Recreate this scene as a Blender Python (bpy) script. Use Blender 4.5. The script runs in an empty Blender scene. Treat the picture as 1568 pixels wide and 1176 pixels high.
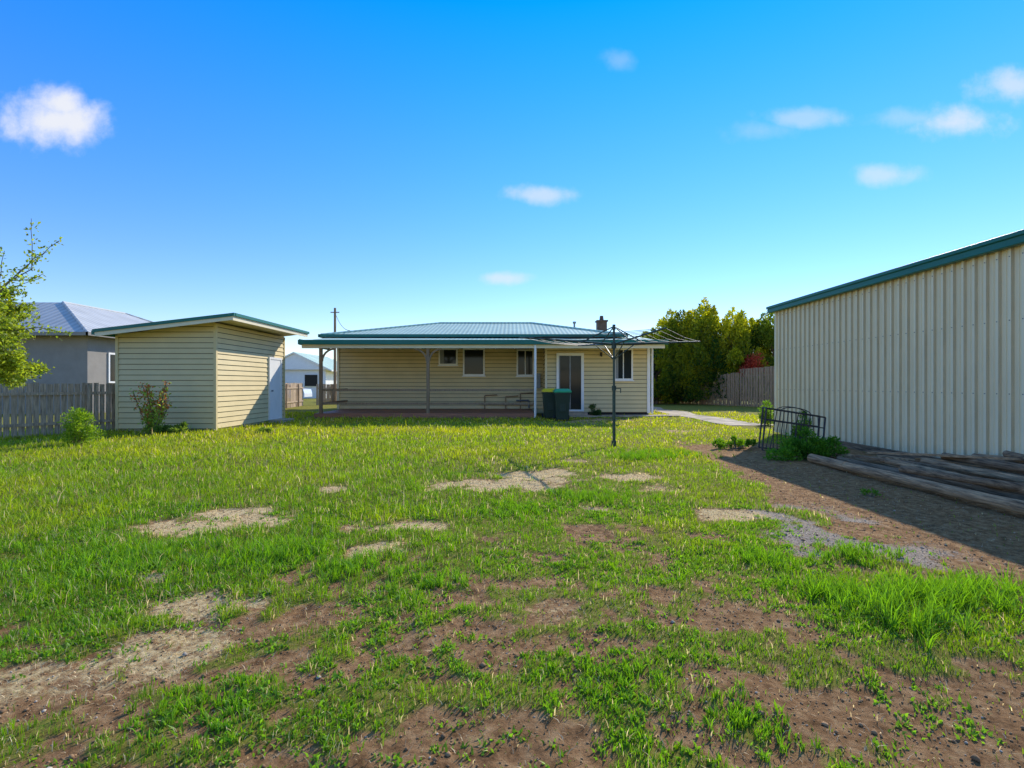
import bpy, math, numpy as np
from mathutils import Vector, Matrix
rng=np.random.default_rng(7)
R=math.radians
scene=bpy.context.scene
scene.view_settings.view_transform='Standard'
scene.view_settings.look='None'
scene.view_settings.exposure=0
SUN=Vector((3.2,4.6,3.5)).normalized()

# ------------------------------------------------------------ materials
def newmat(name):
    m=bpy.data.materials.new(name); m.use_nodes=True
    nt=m.node_tree; b=nt.nodes['Principled BSDF']
    return m,nt,b
def mat(name,col,rough=.6,var=.15,nscale=6.,bump=0.,bscale=60.,metal=0.,spec=.4,stretch=(1,1,1),col2=None):
    m,nt,b=newmat(name)
    N=nt.nodes; L=nt.links
    tc=N.new('ShaderNodeTexCoord'); mp=N.new('ShaderNodeMapping'); mp.inputs['Scale'].default_value=stretch
    L.new(tc.outputs['Object'],mp.inputs['Vector'])
    n=N.new('ShaderNodeTexNoise'); n.inputs['Scale'].default_value=nscale; n.inputs['Detail'].default_value=5
    n.inputs['Roughness'].default_value=.65
    L.new(mp.outputs[0],n.inputs['Vector'])
    r=N.new('ShaderNodeValToRGB'); r.color_ramp.elements[0].position=.3; r.color_ramp.elements[1].position=.7
    c2=col2 if col2 else tuple(c*(1-var*1.4) for c in col)
    r.color_ramp.elements[0].color=(*c2,1)
    r.color_ramp.elements[1].color=(*[min(1,c*(1+var*.5)) for c in col],1)
    L.new(n.outputs['Fac'],r.inputs['Fac']); L.new(r.outputs[0],b.inputs['Base Color'])
    b.inputs['Roughness'].default_value=rough; b.inputs['Metallic'].default_value=metal
    b.inputs['Specular IOR Level'].default_value=spec
    if bump>0:
        n2=N.new('ShaderNodeTexNoise'); n2.inputs['Scale'].default_value=bscale; n2.inputs['Detail'].default_value=4
        L.new(mp.outputs[0],n2.inputs['Vector'])
        bp=N.new('ShaderNodeBump'); bp.inputs['Strength'].default_value=bump; bp.inputs['Distance'].default_value=.01
        L.new(n2.outputs['Fac'],bp.inputs['Height']); L.new(bp.outputs[0],b.inputs['Normal'])
    return m
def roofmat(name,col,axis,period=.15,rough=.65):
    m,nt,b=newmat(name); N=nt.nodes; L=nt.links
    tc=N.new('ShaderNodeTexCoord')
    w=N.new('ShaderNodeTexWave'); w.wave_type='BANDS'; w.bands_direction=axis; w.inputs['Scale'].default_value=.314/period
    w.inputs['Distortion'].default_value=0
    L.new(tc.outputs['Object'],w.inputs['Vector'])
    n=N.new('ShaderNodeTexNoise'); n.inputs['Scale'].default_value=.9; n.inputs['Detail'].default_value=6
    L.new(tc.outputs['Object'],n.inputs['Vector'])
    mx=N.new('ShaderNodeMath'); mx.operation='MULTIPLY_ADD'; mx.inputs[1].default_value=.35; 
    L.new(w.outputs['Fac'],mx.inputs[0]); 
    m2=N.new('ShaderNodeMath'); m2.operation='MULTIPLY'; m2.inputs[1].default_value=.7; L.new(n.outputs['Fac'],m2.inputs[0])
    L.new(m2.outputs[0],mx.inputs[2])
    r=N.new('ShaderNodeValToRGB'); r.color_ramp.elements[0].position=.2; r.color_ramp.elements[1].position=.85
    r.color_ramp.elements[0].color=(*[c*.72 for c in col],1); r.color_ramp.elements[1].color=(*[min(1,c*1.15) for c in col],1)
    L.new(mx.outputs[0],r.inputs['Fac']); L.new(r.outputs[0],b.inputs['Base Color'])
    bp=N.new('ShaderNodeBump'); bp.inputs['Strength'].default_value=.5; bp.inputs['Distance'].default_value=.02
    L.new(w.outputs['Fac'],bp.inputs['Height']); L.new(bp.outputs[0],b.inputs['Normal'])
    b.inputs['Roughness'].default_value=rough; b.inputs['Specular IOR Level'].default_value=.2
    return m
def leafmat(name,trans=.45,rough=.5):
    m=bpy.data.materials.new(name); m.use_nodes=True; nt=m.node_tree; N=nt.nodes; L=nt.links
    N.remove(N['Principled BSDF'])
    out=N['Material Output']
    a=N.new('ShaderNodeAttribute'); a.attribute_name='Col'
    d=N.new('ShaderNodeBsdfPrincipled'); d.inputs['Roughness'].default_value=rough; d.inputs['Specular IOR Level'].default_value=.25
    t=N.new('ShaderNodeBsdfTranslucent')
    h=N.new('ShaderNodeHueSaturation'); h.inputs['Value'].default_value=1.5; h.inputs['Saturation'].default_value=1.1
    mx=N.new('ShaderNodeMixShader'); mx.inputs[0].default_value=trans
    L.new(a.outputs['Color'],d.inputs['Base Color']); L.new(a.outputs['Color'],h.inputs['Color']); L.new(h.outputs[0],t.inputs['Color'])
    L.new(d.outputs[0],mx.inputs[1]); L.new(t.outputs[0],mx.inputs[2]); L.new(mx.outputs[0],out.inputs['Surface'])
    return m
M_cream=mat('cream_weatherboard_paint',(.74,.58,.29),.55,.06,1.5,.1,30)
M_lapshade=mat('weatherboard_lap_gap_shade',(.16,.12,.06),.9,.1,5)  # dark colour paints the shadow line in the gap under each board
M_trim=mat('cream_trim_paint',(.82,.70,.46),.5,.06,2)
M_white=mat('white_paint',(.90,.86,.79),.4,.05,3)
M_teal=mat('teal_colorbond',(.012,.16,.12),.4,.1,2,spec=.3)
M_roofX=roofmat('pale_green_corrugated_x',(.48,.62,.50),'X',.2)
M_roofY=roofmat('pale_green_corrugated_y',(.48,.62,.50),'Y',.2)
M_grX=roofmat('grey_corrugated_x',(.50,.50,.48),'X',.4)
M_grY=roofmat('grey_corrugated_y',(.50,.50,.48),'Y',.4)
M_shed=mat('cream_steel_sheet',(.96,.79,.51),.55,.05,.7,spec=.2)
M_ribshade=mat('cream_steel_rib_shade',(.64,.51,.32),.6,.1,2,spec=.2)  # darker cream paints shading onto one side face of each rib
M_screw=mat('screw_steel',(.3,.26,.2),.4)
M_grey=mat('grey_render',(.30,.27,.23),.8,.1,2)
M_deck=mat('stained_deck_timber',(.42,.17,.09),.6,.3,5,.3,40,stretch=(.3,4,4))
M_post=mat('weathered_post_timber',(.34,.22,.12),.75,.3,6,.3,40,stretch=(4,4,.4))
M_fence=mat('weathered_paling',(.56,.41,.27),.85,.45,5,.5,40,stretch=(6,6,.5))
M_fenceb=mat('brown_paling',(.50,.32,.18),.85,.4,5,.5,40,stretch=(6,6,.5))
M_log=mat('weathered_log',(.56,.34,.18),.85,.6,5,.8,30,stretch=(8,.6,8))
M_log2=mat('grey_plank',(.34,.21,.115),.85,.6,5,.8,30,stretch=(8,.6,8))
M_iron=mat('rusty_iron',(.06,.045,.04),.6,.3,20)
M_steel=mat('galvanised_steel',(.24,.25,.25),.45,.2,10,metal=.5)
M_hoist=mat('painted_hoist_steel',(.05,.08,.06),.45,.3,14,metal=.2)
M_bin=mat('dark_green_plastic',(.015,.035,.022),.5,.1,5)
M_lidg=mat('green_lid_plastic',(.01,.36,.16),.4,.1,5)
M_lidy=mat('yellow_lid_plastic',(.8,.58,.02),.4,.1,5)
M_rubber=mat('rubber',(.02,.02,.02),.7)
M_brick=mat('chimney_brick',(.14,.09,.06),.85,.3,8)
M_conc=mat('pale_concrete',(.52,.42,.29),.9,.5,1.5,.4,40)
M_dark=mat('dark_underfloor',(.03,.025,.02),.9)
M_curt=mat('curtain',(.30,.31,.31),.9,.2,8,stretch=(6,6,.2))
M_bark=mat('bark',(.20,.15,.11),.9,.4,10,.8,30,stretch=(4,4,.7))
M_carw=mat('white_car_paint',(.75,.76,.78),.2,.02,2)
m,nt,b=newmat('window_glass'); b.inputs['Base Color'].default_value=(.02,.025,.025,1); b.inputs['Roughness'].default_value=.08; b.inputs['Specular IOR Level'].default_value=.2; M_glass=m
M_leaf=leafmat('leaf',.5); M_blade=leafmat('grass_blade',.5,.5); M_dry=leafmat('dry_straw',.2,.7)

# ------------------------------------------------------------ mesh builder
def empty(name,loc):
    e=bpy.data.objects.new(name,None); e.empty_display_size=.3; e.location=loc
    scene.collection.objects.link(e); return e
class MB:
    def __init__(s): s.v=[];s.f=[];s.m=[];s.mats=[]
    def mi(s,m):
        if m not in s.mats: s.mats.append(m)
        return s.mats.index(m)
    def poly(s,pts,m):
        i=len(s.v); s.v+= [tuple(p) for p in pts]; s.f.append(list(range(i,i+len(pts)))); s.m.append(s.mi(m))
    def box(s,x0,x1,y0,y1,z0,z1,m):
        i=len(s.v); s.v+=[(x0,y0,z0),(x1,y0,z0),(x1,y1,z0),(x0,y1,z0),(x0,y0,z1),(x1,y0,z1),(x1,y1,z1),(x0,y1,z1)]
        for f in ((0,3,2,1),(4,5,6,7),(0,1,5,4),(1,2,6,5),(2,3,7,6),(3,0,4,7)):
            s.f.append([i+k for k in f]); s.m.append(s.mi(m))
    def bar(s,p,q,w,h,m,up=(0,0,1)):
        p=Vector(p);q=Vector(q);d=(q-p).normalized(); u=Vector(up)
        if abs(d.dot(u))>.98: u=Vector((0,1,0))
        a=d.cross(u).normalized()*w/2; b_=a.cross(d).normalized()*h/2
        i=len(s.v)
        for c in (p,q):
            s.v+=[tuple(c-a-b_),tuple(c+a-b_),tuple(c+a+b_),tuple(c-a+b_)]
        for f in ((0,1,2,3),(7,6,5,4),(0,4,5,1),(1,5,6,2),(2,6,7,3),(3,7,4,0)):
            s.f.append([i+k for k in f]); s.m.append(s.mi(m))
    def cyl(s,p,q,r,m,r2=None,n=8):
        p=Vector(p);q=Vector(q);d=(q-p)
        if d.length<1e-6: return
        d.normalize(); u=Vector((0,0,1)) if abs(d.z)<.9 else Vector((1,0,0))
        a=d.cross(u).normalized(); b_=d.cross(a); r2=r if r2 is None else r2
        i=len(s.v)
        for c,rr in ((p,r),(q,r2)):
            for k in range(n):
                t=2*math.pi*k/n; s.v.append(tuple(c+a*math.cos(t)*rr+b_*math.sin(t)*rr))
        for k in range(n):
            s.f.append([i+k,i+(k+1)%n,i+n+(k+1)%n,i+n+k]); s.m.append(s.mi(m))
        s.f.append([i+k for k in range(n)][::-1]); s.m.append(s.mi(m))
        s.f.append([i+n+k for k in range(n)]); s.m.append(s.mi(m))
    def path(s,pts,r,m,n=6):
        for a,b_ in zip(pts[:-1],pts[1:]): s.cyl(a,b_,r,m,n=n)
    def siding(s,p0,p1,z0,zt0,zt1,m,board=.16,out=.03,gap=.016):
        p0=Vector((*p0,0));p1=Vector((*p1,0)); d=(p1-p0); Ln=d.length; d.normalize(); n=Vector((d.y,-d.x,0))
        z=z0; zmax=max(zt0,zt1)
        top=lambda t: zt0+(zt1-zt0)*t
        def clip(za,zb):
            poly=[(0,za),(1,za),(1,zb),(0,zb)]; outp=[]
            for k in range(4):
                a=poly[k]; b_=poly[(k+1)%4]; fa=top(a[0])-a[1]; fb=top(b_[0])-b_[1]
                if fa>=0: outp.append(a)
                if (fa>=0)!=(fb>=0):
                    tt=fa/(fa-fb); outp.append((a[0]+(b_[0]-a[0])*tt,a[1]+(b_[1]-a[1])*tt))
            return outp
        while z<zmax-1e-4:
            zt=min(z+board,zmax); zg=min(z+gap,zt)
            o1=clip(zg,zt); o0=clip(z,zg)
            if len(o0)>=3: s.poly([p0+d*(t*Ln)+n*.004+Vector((0,0,zz)) for t,zz in o0],M_lapshade)
            if len(o1)>=3:
                s.poly([p0+d*(t*Ln)+n*(out-(out-.006)*(zz-zg)/(board-gap))+Vector((0,0,zz)) for t,zz in o1],m)
                xs=[t for t,zz in o1 if zz<zg+1e-5]
                if xs:
                    a,b_=min(xs),max(xs)
                    s.poly([p0+d*(a*Ln)+n*.004+Vector((0,0,zg)),p0+d*(b_*Ln)+n*.004+Vector((0,0,zg)),p0+d*(b_*Ln)+n*out+Vector((0,0,zg)),p0+d*(a*Ln)+n*out+Vector((0,0,zg))],M_lapshade)
            z+=board
    def slab(s,pts,th,m,m2=None):
        pts=[Vector(p) for p in pts]; n=len(pts); lo=[p-Vector((0,0,th)) for p in pts]
        s.poly(pts,m); s.poly(lo[::-1],m2 or m)
        for k in range(n): s.poly([pts[k],lo[k],lo[(k+1)%n],pts[(k+1)%n]],m2 or m)
    def done(s,name,parent=None,smooth=False,bevel=0):
        me=bpy.data.meshes.new(name); me.from_pydata(s.v,[],s.f)
        for mm in s.mats: me.materials.append(mm)
        me.polygons.foreach_set('material_index',s.m)
        me.update()
        if smooth: me.polygons.foreach_set('use_smooth',[True]*len(me.polygons))
        o=bpy.data.objects.new(name,me); scene.collection.objects.link(o)
        if parent: 
            o.parent=parent; o.matrix_parent_inverse=Matrix.Translation(-Vector(parent.location))
        if bevel:
            md=o.modifiers.new('bevel','BEVEL'); md.width=bevel; md.segments=2; md.limit_method='ANGLE'
        return o
def arrmesh(name,V,Q,T,C,material,parent=None):
    me=bpy.data.meshes.new(name)
    nv=len(V); me.vertices.add(nv); me.vertices.foreach_set('co',V.astype(np.float32).ravel())
    nq=0 if Q is None else len(Q); ntr=0 if T is None else len(T)
    idx=[]; 
    if nq: idx.append(Q.ravel())
    if ntr: idx.append(T.ravel())
    idx=np.concatenate(idx).astype(np.int32)
    me.loops.add(len(idx)); me.loops.foreach_set('vertex_index',idx)
    me.polygons.add(nq+ntr)
    st=np.concatenate([np.arange(nq)*4, nq*4+np.arange(ntr)*3]).astype(np.int32)
    me.polygons.foreach_set('loop_start',st)
    me.update(calc_edges=True)
    if C is not None:
        at=me.color_attributes.new('Col','FLOAT_COLOR','POINT')
        cc=np.ones((nv,4),np.float32); cc[:,:3]=C; at.data.foreach_set('color',cc.ravel())
    me.materials.append(material)
    o=bpy.data.objects.new(name,me); scene.collection.objects.link(o)
    if parent:
        o.parent=parent; o.matrix_parent_inverse=Matrix.Translation(-Vector(parent.location))
    return o
# ------------------------------------------------------------ noise
def h2(ix,iy,s):
    v=np.sin(ix*127.1+iy*311.7+s*74.7)*43758.5453
    return v-np.floor(v)
def vn(x,y,sc,seed=0):
    x=x/sc;y=y/sc; ix=np.floor(x);iy=np.floor(y);fx=x-ix;fy=y-iy
    fx=fx*fx*(3-2*fx);fy=fy*fy*(3-2*fy)
    return (h2(ix,iy,seed)*(1-fx)+h2(ix+1,iy,seed)*fx)*(1-fy)+(h2(ix,iy+1,seed)*(1-fx)+h2(ix+1,iy+1,seed)*fx)*fy
def fbm(x,y,sc,seed=0,o=4):
    t=0;a=1;s=0
    for k in range(o):
        t=t+a*vn(x+k*13.7,y-k*7.3,sc/2**k,seed+k); s+=a; a*=.55
    return t/s
def ss(a,b,x):
    t=np.clip((x-a)/(b-a),0,1); return t*t*(3-2*t)
def blob(x,y,cx,cy,rx,ry,seed=0):
    d=np.sqrt(((x-cx)/rx)**2+((y-cy)/ry)**2)+(fbm(x,y,.35,seed+5,4)-.5)*1.9
    return ss(1.3,.4,d)
STRAW=[(-2.96,5.2,.7,.55,1),(-1.22,4.3,.38,.28,1),(-1.15,5.1,.42,.28,1),(-.25,7.1,.8,.6,1),(.6,7.9,.8,.6,1),(1.75,7.6,.55,.45,.9),(.35,6.9,.5,.35,.8),(-2.62,3.75,.24,.2,1),
 (-1.95,3.25,.45,.25,.8),(-1.9,2.75,.5,.28,.75),(-2.3,2.4,.45,.22,.65),(-2.4,6.8,.22,.22,.9),(2.35,5.5,.35,.3,1),(-3.6,6.9,.15,.1,.9),(.9,5.8,.2,.15,.7),(1.2,9.3,.5,.35,.6),(2.9,19.2,1.4,1.3,.6),(5,15,.8,.8,.6),(4,20,1.6,1.,.6),(.2,3.1,.2,.15,.4),(-.3,9.2,.5,.25,.6),(1.9,6.9,.5,.35,.6)]
SOIL=[(.67,4.9,.28,.32,1),(-.35,1.85,.6,.24,1),(1.55,2.2,.6,.32,1),(2.1,2.1,.6,.34,1),(-2.1,2.2,.5,.2,.6),(-.1,2.9,.3,.13,.7),(.5,2.7,.35,.15,.6),(-1.2,2.45,.4,.15,.6),(1.3,3.0,.35,.16,.95),(-1.2,3.1,.35,.15,.75),(.25,3.6,.3,.15,.6),(2.6,2.1,.6,.32,1),(-1.5,2.9,.3,.16,.7),(3.2,2.7,.4,.28,.95),(.4,4.2,.25,.12,.6),(1.9,4.7,.35,.2,.6)]
def masks(x,y):
    st=np.zeros_like(x); so=np.zeros_like(x)
    for i,(a,b_,c,d,w_) in enumerate(STRAW): st=np.maximum(st,w_*blob(x,y,a,b_,c,d,i))
    for i,(a,b_,c,d,w_) in enumerate(SOIL): so=np.maximum(so,w_*blob(x,y,a,b_,c,d,i+30))
    wob=(fbm(x,y,1.2,71,4)-.5)
    edge=3.2+.05*(y-4)+wob*1.3
    strip=ss(edge-.25,edge+.45,x)*ss(13.2,11.2,y+wob*2)*ss(2.2,3.3,y+wob)
    gr=ss(2.0,2.7,x+wob*.8)*ss(4.1,3.2,x+wob*.8)*ss(3.5,4.3,y+wob)*ss(6.4,5.2,y+wob)*ss(.34,.60,fbm(x,y,.4,44,4))
    so=np.maximum(so,strip)
    n=fbm(x,y,.55,11,4); n2=fbm(x,y,.12,12,3)
    bound=np.where(x<-1.8,2.7,4.2)+ (fbm(x,y,.8,3,3)-.5)*1.8
    sparse=ss(bound+1.2,bound-.6,y)
    cov=.93-.22*sparse-.12*ss(9,4,y)+ (n-.5)*(.9+.0*sparse)+(n2-.5)*(.45+1.0*sparse)
    cov=cov-.78*st-.82*so-.65*gr-.3*strip
    cov=cov+.8*blob(x,y,2.45,3.25,.6,.4,90)
    lush=ss(-.6,-1.6,x+ (y-5)*-.15)*ss(2.6,3.4,y)
    cov=cov+.15*lush*(1-st)
    g=ss(.25,.76,cov)
    return g,st*(1-.4*n2),gr,strip
def height(x,y):
    g,st,gr,strip=masks(x,y)
    z=(fbm(x,y,1.4,50,3)-.5)*.07*ss(40,10,np.abs(y))+(fbm(x,y,.22,51,3)-.5)*.035*(1-.4*strip)
    return z-.012*(1-g)
# ------------------------------------------------------------ ground
def axis(segs):
    out=[]
    for a,b_,s in segs: out+=list(np.arange(a,b_,s))
    return out
xs=np.array([-900,-500,-250,-120,-70,-45,-32,-25,-20,-17]+axis([(-15,-6,.25),(-6,7.6,.045),(7.6,18,.3)])+[18,21,25,32,45,70,120,250,500,900.])
ys=np.array([-900,-300,-100,-40,-20,-10,-6,-3,-1,0,.6]+axis([(1,8,.045),(8,14,.12),(14,26,.3)])+[26,28,30,33,37,42,50,60,80,120,200,350,600,1200.])
gx,gy=np.meshgrid(xs,ys); X=gx.ravel();Y=gy.ravel()
Z=height(X,Y)
g,st,gr,strip=masks(X,Y)
nx=len(xs);ny=len(ys)
ii=np.arange(nx*ny).reshape(ny,nx)
Q=np.stack([ii[:-1,:-1],ii[:-1,1:],ii[1:,1:],ii[1:,:-1]],-1).reshape(-1,4)
m,nt,b=newmat('lawn_and_soil'); N=nt.nodes;L=nt.links
tc=N.new('ShaderNodeTexCoord'); at=N.new('ShaderNodeAttribute'); at.attribute_name='Col'
sep=N.new('ShaderNodeSeparateColor'); L.new(at.outputs['Color'],sep.inputs[0])
def noise(sc,det=6,ro=.65):
    n=N.new('ShaderNodeTexNoise'); n.inputs['Scale'].default_value=sc; n.inputs['Detail'].default_value=det; n.inputs['Roughness'].default_value=ro
    L.new(tc.outputs['Object'],n.inputs['Vector']); return n.outputs['Fac']
def ramp(f,stops):
    r=N.new('ShaderNodeValToRGB'); e=r.color_ramp.elements
    while len(e)<len(stops): e.new(.5)
    for k,(p,c) in enumerate(stops): e[k].position=p; e[k].color=(*c,1)
    L.new(f,r.inputs['Fac']); return r.outputs[0]
def mix(f,a,b_):
    x=N.new('ShaderNodeMix'); x.data_type='RGBA'; L.new(f,x.inputs[0]); L.new(a,x.inputs[6]); L.new(b_,x.inputs[7]); return x.outputs[2]
soil=ramp(noise(13,8,.7),[(.32,(.13,.067,.028)),(.5,(.34,.185,.083)),(.72,(.56,.36,.18))])
grassc=ramp(noise(14),[(.3,(.17,.13,.03)),(.7,(.32,.32,.06))])
strawc=ramp(noise(34,8,.75),[(.3,(.34,.20,.08)),(.5,(.74,.53,.25)),(.72,(.95,.77,.44))])
gravc=ramp(noise(60,3,.8),[(.3,(.17,.125,.09)),(.5,(.38,.30,.225)),(.7,(.66,.55,.43))])
def fuzz(ch,sc,amt):
    n=noise(sc,5,.7)
    a=N.new('ShaderNodeMath'); a.operation='MULTIPLY_ADD'; a.inputs[1].default_value=amt; a.inputs[2].default_value=-amt/2; L.new(n,a.inputs[0])
    c=N.new('ShaderNodeMath'); c.operation='ADD'; L.new(a.outputs[0],c.inputs[0]); L.new(ch,c.inputs[1])
    mr=N.new('ShaderNodeMapRange'); mr.inputs[1].default_value=.3; mr.inputs[2].default_value=.7; L.new(c.outputs[0],mr.inputs[0]); return mr.outputs[0]
c=mix(fuzz(sep.outputs[2],25,1.2),soil,gravc)
c=mix(fuzz(sep.outputs[1],16,2.2),c,strawc)
c=mix(fuzz(sep.outputs[0],22,1.1),c,grassc)
L.new(c,b.inputs['Base Color']); b.inputs['Roughness'].default_value=.95; b.inputs['Specular IOR Level'].default_value=.05
bp=N.new('ShaderNodeBump'); bp.inputs['Strength'].default_value=.9; bp.inputs['Distance'].default_value=.026
L.new(noise(38,10,.8),bp.inputs['Height']); L.new(bp.outputs[0],b.inputs['Normal'])
grv=np.clip(gr+.2*strip*ss(.55,.75,fbm(X,Y,.6,80,3)),0,1)
ground=arrmesh('ground',np.stack([X,Y,Z],1),Q,None,np.stack([g,st,grv],1),m)
ground.data.polygons.foreach_set('use_smooth',[True]*len(ground.data.polygons))
# ------------------------------------------------------------ grass blades
def blades(px,py,hh,ww,lean,col,pz=None):
    n=len(px); pz=height(px,py) if pz is None else pz
    a=rng.uniform(0,2*np.pi,n); b_=rng.uniform(0,2*np.pi,n)
    wx=np.cos(a)*ww/2; wy=np.sin(a)*ww/2
    lx=np.cos(b_)*lean*hh; ly=np.sin(b_)*lean*hh
    up=hh*np.sqrt(np.clip(1-np.minimum(lean,.97)**2,.05,1))
    V=np.zeros((n,5,3))
    V[:,0]=np.stack([px-wx,py-wy,pz-.008],1); V[:,1]=np.stack([px+wx,py+wy,pz-.008],1)
    V[:,2]=np.stack([px+wx*.85+lx*.35,py+wy*.85+ly*.35,pz+up*.58],1); V[:,3]=np.stack([px-wx*.85+lx*.35,py-wy*.85+ly*.35,pz+up*.58],1)
    V[:,4]=np.stack([px+lx,py+ly,pz+up],1)
    k=np.arange(n)[:,None]*5
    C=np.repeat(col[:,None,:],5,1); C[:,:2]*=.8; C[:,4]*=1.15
    return V.reshape(-1,3),k+np.array([[0,1,2,3]]),k+np.array([[3,2,4]]),C.reshape(-1,3)
def scatter(y0,y1,dens,xl=None,xr=None):
    w=max(y1,2)+1.2; x0=-w if xl is None else xl; x1=w if xr is None else xr
    x0=max(x0,-14.5); x1=min(x1,11)
    n=int((x1-x0)*(y1-y0)*dens)
    x=rng.uniform(x0,x1,n); y=rng.uniform(y0,y1,n)
    k=np.abs(x)<y*1.05+.9
    return x[k],y[k]
AV,AQ,AT,AC=[],[],[],[]; off=0
G1=np.array([.165,.30,.026]); G2=np.array([.34,.44,.032]); G3=np.array([.53,.50,.045]); SC=np.array([.72,.56,.28])
for (y0,y1,dens,hm,wm) in [(1.2,3.2,6300,.034,.0038),(3.2,5.2,3800,.041,.005),(5.2,8,1800,.049,.007),(8,12,720,.053,.011),(12,17,290,.058,.018),(17,25,120,.06,.03)]:
    x,y=scatter(y0,y1,dens)
    g,st,gr,strip=masks(x,y)
    ok=~((x<-8.8)&(x>-11.8)&(y>15.2)&(y<20))&~((x>7.4)&(y<14.5))&~((x>-8.6)&(x<1.2)&(y>20.9))&~((x>1)&(x<6.2)&(y>22.3))&~((x>7.2)&(x<8.4)&(y>15.8))
    cl=fbm(x,y,.13,21,2); big=fbm(x,y,.9,22,3)
    keep=ok&(rng.random(len(x))<np.clip(g*(.45+.9*cl),0.05*(1-.7*strip),1))
    x=x[keep];y=y[keep];g=g[keep];cl=cl[keep];big=big[keep]; st=st[keep]
    lush=ss(.5,-1.5,x-(y-4)*.12)*ss(2.4,3.3,y)
    h=hm*(.35+.8*rng.random(len(x)))*(.5+1.0*cl)*(.7+.5*g+.65*lush+.5*(big-.5))*(1+1.2*(rng.random(len(x))<.015))
    lean=np.clip(rng.normal(.5,.27,len(x)),0,.95)
    yel=np.clip(ss(3,15,y)*.75+.9*(big-.5)+rng.normal(0,.18,len(x))+.1*(x<-3),0,1)[:,None]
    col=G1*(1-yel)+G2*yel
    y2=np.clip(ss(8,20,y)*.55+1.3*(fbm(x,y,1.7,23,3)-.5),0,1)[:,None]
    col=col*(1-y2)+G3*y2
    dry=(rng.random(len(x))<.08+.5*st+.2*(1-g))[:,None]
    col=np.where(dry,SC*rng.uniform(.6,1.1,(len(x),1)),col)
    col=col*rng.uniform(.65,1.25,(len(x),1))*(.64+.70*cl[:,None])
    w_=wm*rng.uniform(.6,1.5,len(x))
    V,Qq,T,C=blades(x,y,h,w_,lean,col)
    AV.append(V);AQ.append(Qq+off);AT.append(T+off);AC.append(C);off+=len(V)
x,y=scatter(1.2,6,480)
g,st,gr,strip=masks(x,y); wn=fbm(x,y,.45,33,3)
k=(rng.random(len(x))<ss(.40,.62,wn)*(.3+.6*g)*(1-strip)*(1-.6*st)); x=x[k];y=y[k]
rep=8; xx=np.repeat(x,rep)+rng.normal(0,.018,len(x)*rep); yy=np.repeat(y,rep)+rng.normal(0,.018,len(x)*rep)
n=len(xx); col=np.array([.20,.36,.04])*rng.uniform(.6,1.35,(n,1))
V,Qq,T,C=blades(xx,yy,rng.uniform(.016,.036,n),rng.uniform(.008,.014,n),rng.uniform(.5,.95,n),col)
AV.append(V);AQ.append(Qq+off);AT.append(T+off);AC.append(C);off+=len(V)
tc_=[(2.3,3.05,.3,.17),(2.55,3.35,.3,.15),(2.1,3.4,.25,.13),(2.9,3.3,.3,.15),(2.0,4.1,.3,.10),(2.8,4.2,.3,.1),(-1.9,4.2,.5,.12),(-2.9,4.0,.6,.12),(-.6,3.6,.3,.08),(3.4,3.4,.4,.14),(1.0,6.3,.5,.1),(2.3,9.6,.5,.12),(-1.2,3.9,.4,.1),(.5,2.45,.25,.05),(-1.3,2.15,.25,.05),(1.0,2.1,.2,.05),(.0,5.6,.5,.08),(3.0,10.2,.8,.1)]
for cx,cy,r,hh in tc_:
    n=int(2600*r); cx_=cx+rng.normal(0,r*.55,n//14+1); cy_=cy+rng.normal(0,r*.4,n//14+1)
    xx=np.repeat(cx_,14)+rng.normal(0,.012,len(cx_)*14); yy=np.repeat(cy_,14)+rng.normal(0,.012,len(cx_)*14); n=len(xx)
    col=np.array([.19,.35,.035])*rng.uniform(.6,1.35,(n,1))
    V,Qq,T,C=blades(xx,yy,hh*rng.uniform(.5,1.25,n),rng.uniform(.004,.008,n),rng.uniform(.2,.9,n),col)
    AV.append(V);AQ.append(Qq+off);AT.append(T+off);AC.append(C);off+=len(V)
arrmesh('lawn_grass',np.concatenate(AV),np.concatenate(AQ),np.concatenate(AT),np.concatenate(AC),M_blade)
# dry straw litter
x,y=scatter(1.3,8.5,1700)
g,st,gr,strip=masks(x,y)
k=rng.random(len(x))<np.clip(st*.7+.34*ss(5,3.3,y)*(fbm(x,y,.5,95,3)*1.6-.2)+.04,0,1)*(1-strip*.85); x=x[k];y=y[k]; n=len(x)
col=np.array([.80,.62,.36])*rng.uniform(.45,1.2,(n,1))
V,Qq,T,C=blades(x,y,rng.uniform(.015,.055,n),rng.uniform(.0018,.0045,n),rng.uniform(.85,.97,n),col)
arrmesh('dry_grass_litter',V,Qq,T,C,M_dry)
# soil clods / stones
x,y=scatter(1.2,9,1000)
g,st,gr,strip=masks(x,y)
k=rng.random(len(x))<np.clip((1-g)*.75,0,1)*(1-.6*st); x=x[k];y=y[k];gr=gr[k]; n=len(x)
s=rng.uniform(.002,.008,n)*(1+1.3*(rng.random(n)<.03))
oct_=np.array([[1,0,0],[0,1,0],[-1,0,0],[0,-1,0],[0,0,1],[0,0,-1.]])
V=(oct_[None]*rng.uniform(.6,1.3,(n,6,1)))*s[:,None,None]
V[:,:,2]*=.7; V+=np.stack([x,y,height(x,y)+s*.3],1)[:,None,:]
tri=np.array([[0,1,4],[1,2,4],[2,3,4],[3,0,4],[1,0,5],[2,1,5],[3,2,5],[0,3,5]])
T=(np.arange(n)[:,None,None]*6+tri[None]).reshape(-1,3)
base=np.where((rng.random(n)<.08+.6*gr)[:,None],np.array([.46,.38,.29]),np.array([.33,.19,.09]))*rng.uniform(.6,1.3,(n,1))
C=np.repeat(base,6,0)
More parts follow.
